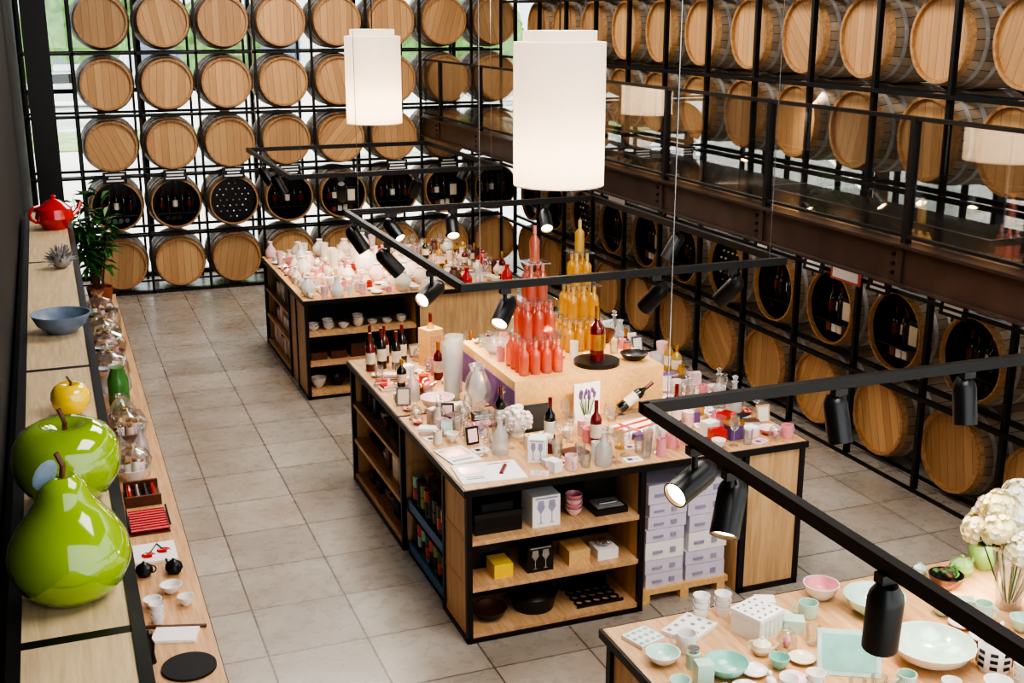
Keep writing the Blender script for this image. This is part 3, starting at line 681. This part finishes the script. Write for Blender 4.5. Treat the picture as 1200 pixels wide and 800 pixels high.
mb=MB(); X=Matrix.Rotation(-.5,4,'X'); mb.box(-.13,-.005,0,.13,.005,.19,LTEAL,X); mb.box(-.11,-.007,.02,.11,-.005,.17,TEAL,X); mb.box(-.1,0,0,.1,.1,.01,WHITE); mb.finish('mint_serving_tray',(2.9,3.62,1),(0,0,-.5))
N('dark_planter_bowl',lambda mb,x,y,z:(bowl(mb,0,0,0,.085,.07,BROWN,BLK2),[mb.ell((R(-.04,.04),R(-.04,.04),.07+R(0,.015)),.02,.02,.016,random.choice([LEAF,BROWN]),8) for _ in range(14)]),3.82,4.12); N('green_pitcher',teapot,3.98,4.2,.06,LIME); N('green_vase',vase,4.14,4.22,.2,LIME,1)
N('mint_teacup',mug,3.65,4.25,.045,.06,TEAL); N('mint_sugar_pot',teapot,3.8,4.28,.035,LTEAL)
N('checkered_jar',lambda mb,x,y,z:(mb.lathe([(0,0),(.06,0),(.07,.03),(.07,.12),(.055,.14,BLK2),(.06,.14,BLK2),(.06,.16,BLK2),(0,.16)],WHITE,None,24),[mb.box(-.015,-.0725,.03+i*.03,.015,-.0695,.045+i*.03,BLK2,T(0,0,0,j*.785)) for i in range(3) for j in range(8)]),3.5,3.45)
mb=MB()
mb.lathe([(0,0),(.06,0),(.055,.02),(.07,.12),(.1,.3),(.098,.3),(.06,.1),(.05,.03),(0,.03)],CLEAR,None,24)
hs=[(0,0,.46,.1),(-.13,-.03,.42,.09),(.13,.02,.43,.09),(-.05,.12,.43,.085),(.06,-.12,.41,.085),(-.13,.1,.37,.08),(.02,.03,.54,.08),(.15,-.1,.36,.07),(-.09,-.12,.36,.08),(-.1,.02,.51,.08),(.1,.08,.5,.075)]
for n,(x,y,z,r) in enumerate(hs):
    mb.cyl((x*.15,y*.15,.03),(x,y,z),.004,LEAF,6); mm=[PETAL,PETALY,PETAL,PETALP][n%4]
    mb.ell((x,y,z),r*.82,r*.82,r*.75,mm,12)
    for i in range(80):
        u=R(-1,1);a=R(0,6.283); s=math.sqrt(1-u*u); nrm=Vector((s*math.cos(a),s*math.sin(a),u))
        X=Matrix.Translation(Vector((x,y,z))+nrm*r*R(.85,1.02))@nrm.to_track_quat('Z','Y').to_matrix().to_4x4()@Matrix.Rotation(R(0,3),4,'Z'); q=.017
        mb.add([(0,0,-.003),(q,0,.003),(q*.7,q*.7,0.004),(0,q,.003),(-q*.7,q*.7,.004),(-q,0,.003),(-q*.7,-q*.7,.004),(0,-q,.003),(q*.7,-q*.7,.004)],[(0,1,2),(0,2,3),(0,3,4),(0,4,5),(0,5,6),(0,6,7),(0,7,8),(0,8,1)],random.choice([mm,mm,PETAL,PETALY]),False,X)
for i in range(16):
    a=R(0,6.28); X=T(0,0,.33,a)@Matrix.Translation((.12,0,0))@Matrix.Rotation(R(-.6,.6),4,'Y'); mb.ell((0,0,0),.08,.035,.004,LEAF,8,X)
mb.finish('flower_bouquet_in_glass_vase',(3.96,3.86,1))
avD=[(2.14,2.6,3.86,4.3),(2.6,2.85,3.98,4.32),(2.36,2.5,3.74,3.9),(3.0,3.5,3.92,4.34),(3.1,3.5,3.4,3.8),(2.75,3.05,3.5,3.75),(3.42,3.58,3.38,3.52),(3.6,4.25,4.04,4.34),(3.84,4.08,3.74,3.98)]
scatter('assorted_mint_and_white_tableware',2.13,4.52,2.4,4.33,1,[rbowl([WHITE,TEAL,LTEAL]),rbowl([WHITE,TEAL,LTEAL]),rmug([WHITE,LTEAL,CREAM]),rcups,rtea,rjar,rplate,rplate,rbird,rtum,rdome,rbox([WHITE,LTEAL,PAPER])],.115,avD,.97,.04)

# ------------ left shelf decor
def fruit(name,prof,r,h,x,y,mat,stem=.08,leafm=None):
    mb=MB(); mb.lathe([(a*r,b*h) for a,b in prof],mat,None,48)
    zt=prof[-1][1]*h
    mb.tube([(0,0,zt-.01),(.006,0,zt+stem*.5),(-.008,.004,zt+stem)],.008 if r>.1 else .005,BROWN,8)
    if leafm:
        X=Matrix.Translation((-.04,-.03,zt+stem*.35))@Matrix.Rotation(.5,4,'Z')@Matrix.Rotation(-1.1,4,'X')
        mb.ell((0,0,0),r*.22,r*.34,.006,leafm,12,X)
    mb.finish(name,(x,y,2.1))
PEAR=[(0,0),(.35,.0),(.62,.04),(.86,.14),(.98,.27),(1,.36),(.95,.47),(.8,.6),(.6,.71),(.46,.8),(.4,.87),(.34,.94),(.2,.99),(0,.97)]
APPLE=[(0,.05),(.25,.0),(.45,.02),(.75,.14),(.95,.35),(1,.55),(.95,.74),(.8,.9),(.55,.99),(.3,.98),(.12,.9),(0,.84)]
fruit('ceramic_pear',PEAR,.163,.36,-.05,3.25,GREEN,.07,BLUEG); fruit('ceramic_apple',APPLE,.172,.27,-.04,3.97,GREEN,.09)
fruit('small_ceramic_apple',APPLE,.077,.13,-.01,4.9,YEL,.05)
ob('red_ceramic_teapot',teapot,.0,9.5,2.1,.14,RED,a=0.4)
ob('blue_stoneware_bowl',bowl,-.02,6.28,2.1,.145,.1,BLUEG)
mb=MB()
for i in range(34):
    u=R(-.3,1);a=R(0,6.283);s=math.sqrt(1-u*u); d=Vector((s*math.cos(a),s*math.sin(a),u)); mb.cyl(Vector((0,0,.05)),Vector((0,0,.06))+d*.1,.02,GREY,6,.003)
mb.ell((0,0,.05),.06,.06,.05,GREY); mb.finish('grey_coral_ornament',(.01,7.95,2.1))
def C(name,fn,x,y,*a,**k): ob(name,fn,x,y,.6,*a,**k)
C('red_dish_rack',lambda mb,x,y,z:(mb.box(-.12,-.16,0,.12,.16,.01,BROWN),[mb.cyl((-.11,-.14+i*.04,.03),(.11,-.14+i*.04,.03),.014,RED,8) for i in range(8)],mb.cyl((-.12,-.16,.05),(-.12,.16,.05),.006,BLK),mb.cyl((.12,-.16,.05),(.12,.16,.05),.006,BLK)),.36,7.2)
C('cherry_print_board',lambda mb,x,y,z:(mb.box(-.12,-.13,0,.12,.13,.015,PAPER),mb.ell((-.04,-.04,.018),.04,.04,.004,RED),mb.ell((.05,0,.018),.04,.04,.004,RED),mb.cyl((-.04,-.04,.02),(.02,.1,.02),.003,BLK),mb.cyl((.05,0,.02),(.02,.1,.02),.003,BLK)),.36,6.75)
C('black_sugar_pot',teapot,.28,6.48,.05,BLK2); C('black_sugar_pot',teapot,.44,6.46,.05,BLK2)
C('white_bowl',bowl,.4,6.22,.06,.05,WHITE); C('white_bowl',bowl,.29,6.08,.05,.05,WHITE); C('white_cup',cups,.3,5.9); C('white_bowl',bowl,.46,6.05,.045,.05,WHITE)
C('marble_cutting_board',lambda mb,x,y,z:(mb.box(-.11,-.07,0,.11,.07,.015,PAPER),mb.box(-.18,.08,0,.14,.1,.012,BROWN)),.37,5.72,rz=-.3)
C('round_slate_tray',lambda mb,x,y,z: mb.lathe([(0,0),(.13,0),(.13,.014),(0,.014)],CHALK,None,36),.4,5.38)
C('black_pepper_mill',lambda mb,x,y,z: mb.lathe([(0,0),(.03,0),(.022,.05),(.028,.1),(.015,.13),(.022,.16),(0,.18)],BLK2,None,16),.23,5.5)
C('wooden_tool_caddy',lambda mb,x,y,z:(mb.box(-.11,-.15,0,.11,.15,.02,BROWN),mb.box(-.11,-.15,.02,.11,-.13,.07,BROWN),mb.box(-.11,.13,.02,.11,.15,.07,BROWN),[mb.cyl((-.08+i*.05,-.1,.04),(-.08+i*.05,.1,.05),.014,[RED,SILV,BLK,RED][i],8) for i in range(4)]),.36,7.65)
def basket(name,x,y,s=1,cm=PAPER):
    mb=MB(); mb.lathe([(0,0),(.1*s,0),(.13*s,.09*s),(.12*s,.09*s),(.09*s,.02),(0,.02)],random.choice([BROWN,LBOX,PAPER]),None,20)
    for i in range(5):
        a=6.28*i/5; jar(mb,.06*s*math.cos(a),.06*s*math.sin(a),.03,R(.1,.16)*s,random.choice([CREAM,PETALP,cm,LPINK,PINK]),GOLD,.025)
    prof=[(.13*s,.0),(.15*s,.08*s),(.155*s,.16*s),(.12*s,.23*s),(.03*s,.27*s),(.07*s,.32*s)]
    seg=18; vs=[];fs=[]
    for r,z in prof:
        for k in range(seg): 
            a=6.283*k/seg; rr=r*R(.88,1.08); vs.append((rr*math.cos(a),rr*math.sin(a),z*R(.96,1.04)))
    for i in range(len(prof)-1):
        for k in range(seg): fs.append((i*seg+k,i*seg+(k+1)%seg,(i+1)*seg+(k+1)%seg,(i+1)*seg+k))
    mb.add(vs,fs,CELLO,False); mb.lathe([(.028*s,.26*s),(.036*s,.27*s),(.028*s,.28*s)],GOLD,None,12)
    mb.finish(name,(x,y,.6))
for y,s in ((8.05,.8),(8.8,.95),(10.4,1),(11.1,1),(11.6,1.0),(12.6,1)): basket('wrapped_gift_hamper',.34+R(-.01,.01),y,s)
C('green_carafe',lambda mb,x,y,z: mb.lathe([(0,0),(.07,0),(.08,.05),(.08,.28),(.05,.36),(.055,.38),(0,.38)],M('green_glass',(90,150,80),.15,trans=.3),None,20),.34,9.5)
C('glass_vase',vase,.34,9.85,.3,FROST,1); C('glass_vase',vase,.34,9.15,.26,CLEAR,1); C('glass_decanter',decanter,.28,8.38,.28); C('glass_decanter',decanter,.42,8.44,.26,FROST)
for y in (10.08,10.76,12.05,12.2): C('glass_storage_jar',lambda mb,x,y,z: mb.lathe([(0,.004),(.07,0),(.08,.03),(.08,.16),(.06,.19),(.065,.2,SILV),(.065,.22,SILV),(0,.225)],CLEAR,None,20),.27+.17*(y>12.1),y)
mb=MB(); mb.lathe([(0,0),(.1,0),(.14,.22),(.125,.22),(.12,.19),(0,.19)],TERRA,None,24)
for i in range(13):
    a=R(0,6.28); top=Vector((R(.05,.32)*math.cos(a),R(.05,.32)*math.sin(a),R(.75,1.35))); base=Vector((.03*math.cos(a),.03*math.sin(a),.19)); mb.cyl(base,top,.008,TRUNK,6,.004)
    for k in range(22):
        t=R(.35,1.02); p=base.lerp(top,t); b_=R(0,6.28); L=R(.12,.22)
        X=Matrix.Translation(p)@Matrix.Rotation(b_,4,'Z')@Matrix.Rotation(R(-.5,.8),4,'Y')
        mb.add([(0,0,0),(L*.4,L*.2,.015),(L,0,-.02),(L*.4,-L*.2,.015)],[(0,1,2),(0,2,3)],LEAF,True,X)
mb.finish('potted_plant',(.38,13.3,.6))

# ------------ outdoors
PAVE=M('pale_paving',(222,222,214),.9,0,.1,.6)
GRASS=M('lawn',(150,176,116),.9,0,.25,1.5)
mb=MB(); mb.box(-60,17.8,-.3,90,120,-.12,PAVE); mb.box(7.55,-30,-.3,90,17.8,-.12,PAVE); mb.finish('ground_outside')
mb=MB(); mb.box(-20,36,-.12,30,42,-.08,GRASS); mb.finish('lawn')
def blob(mb,c,r,mat):
    bm=bmesh.new(); bmesh.ops.create_icosphere(bm,subdivisions=3,radius=1)
    for v in bm.verts: v.co*=R(.86,1.1)
    vs=[tuple(Vector(c)+Vector((v.co.x*r,v.co.y*r,v.co.z*r*.85))) for v in bm.verts]; fs=[tuple(v.index for v in f.verts) for f in bm.faces]; bm.free()
    mb.add(vs,fs,mat,False)
def tree(x,y,h=4,r=1.6):
    mb=MB(); mb.cyl((0,0,-.12),(0,0,h*.6),.14,TRUNK,8)
    for i in range(6): blob(mb,(R(-.5,.5)*r,R(-.5,.5)*r,h*.7+R(-.3,.5)*r),r*R(.5,.8),HEDGE)
    mb.finish('tree',(x,y,0))
for a in ((-.9,31,3.4,1.3),(4.5,33,4,1.4),(11,33,4,1.8),(2,48,5,2),(17,15,3.6,1.5),(22,8,4,1.8),(19,23,4,1.7),(27,15,5,2.4),(15,19,3.4,1.4)): tree(*a)
mb=MB(); W2=M('white_render_wall',(236,238,236),.8); mb.box(-30,70,-.12,60,78,7,W2)
for i in range(14): mb.box(-25+i*6,69.95,1,-22+i*6,70,3.5,BLUEG)
mb.box(44,-20,-.12,50,60,6,W2); mb.finish('neighbouring_building')
mb=MB(); CP=M('white_car_paint',(226,230,236),.2,.1,coat=1)
pf=[(-2.1,.25),(-2.15,.7),(-1.9,.9),(-1.1,.98),(-.5,1.42),(.9,1.45),(1.6,1.0),(2.1,.9),(2.15,.3)]
n=len(pf); mb.add([(x,-.85,z) for x,z in pf]+[(x,.85,z) for x,z in pf],[tuple(range(n))[::-1],tuple(range(n,2*n))]+[(i,(i+1)%n,n+(i+1)%n,n+i) for i in range(n)],CP)
mb.add([(-1.0,-.86,.98),(-.45,-.86,1.36),(.85,-.86,1.38),(1.4,-.86,1.0)],[(0,1,2,3)],BLK2)
for x in (-1.35,1.35):
    for y in (-.88,.72): mb.cyl((x,y,.32),(x,y+.16,.32),.32,BLK2,20)
mb.finish('parked_car',(.9,54,-.12))

# ------------ lights
def area(name,x,y,z,sx,sy,e,c,d=(0,0,-1)):
    l=bpy.data.lights.new(name,'AREA'); l.shape='RECTANGLE'; l.size=sx; l.size_y=sy; l.energy=e; l.color=c
    o=bpy.data.objects.new(name,l); o.location=(x,y,z); o.rotation_euler=Vector(d).to_track_quat('-Z','Y').to_euler(); bpy.context.collection.objects.link(o)
for y in (2.5,8,13.5): area('added_overhead_fill',2.9,y,5.5,2.6,2.6,225,(1,.95,.89))  # unseen area lights added overhead as general fill for the interior
for y in (4,9,14): area('added_walkway_fill',4.98,y,1.94,.12,3.5,20,(1,.88,.74),(.6,-.01,-.8))  # fill added below the deck to brighten the lower barrels, no actual fitting
for y in (5,11): area('added_barrel_fill',3.9,y,5.45,.6,5,95,(1,.95,.88),(.75,0.01,-.66))  # unseen fill added to light the upper barrels on the right wall
sl=bpy.data.lights.new('sun','SUN'); sl.energy=4; sl.angle=.02; sl.color=(1,.95,.86)
so=bpy.data.objects.new('sun',sl); so.rotation_euler=Vector((-.45,-.55,-.7)).to_track_quat('-Z','Y').to_euler(); bpy.context.collection.objects.link(so)
w=bpy.data.worlds.new('sky'); S.world=w; w.use_nodes=True; bg=w.node_tree.nodes['Background']
bg.inputs[0].default_value=(.94,.98,1,1); bg.inputs[1].default_value=2.6
# ------------ camera
th=math.radians(15.38); ps=math.radians(21.1)
fw=Vector((math.sin(ps)*math.cos(th),math.cos(ps)*math.cos(th),-math.sin(th))); rt=Vector((math.cos(ps),-math.sin(ps),0)); up=rt.cross(fw)
cam=bpy.data.cameras.new('camera'); co_=bpy.data.objects.new('camera',cam); bpy.context.collection.objects.link(co_)
cam.sensor_width=36; cam.lens=42; cam.clip_start=.05; cam.clip_end=400
m=Matrix((rt,up,-fw)).transposed().to_4x4(); m.translation=(0,0,3.66); co_.matrix_world=m
S.camera=co_
try:
    S.view_settings.view_transform='AgX'; S.view_settings.look='AgX - High Contrast'
except Exception as e: print(e)
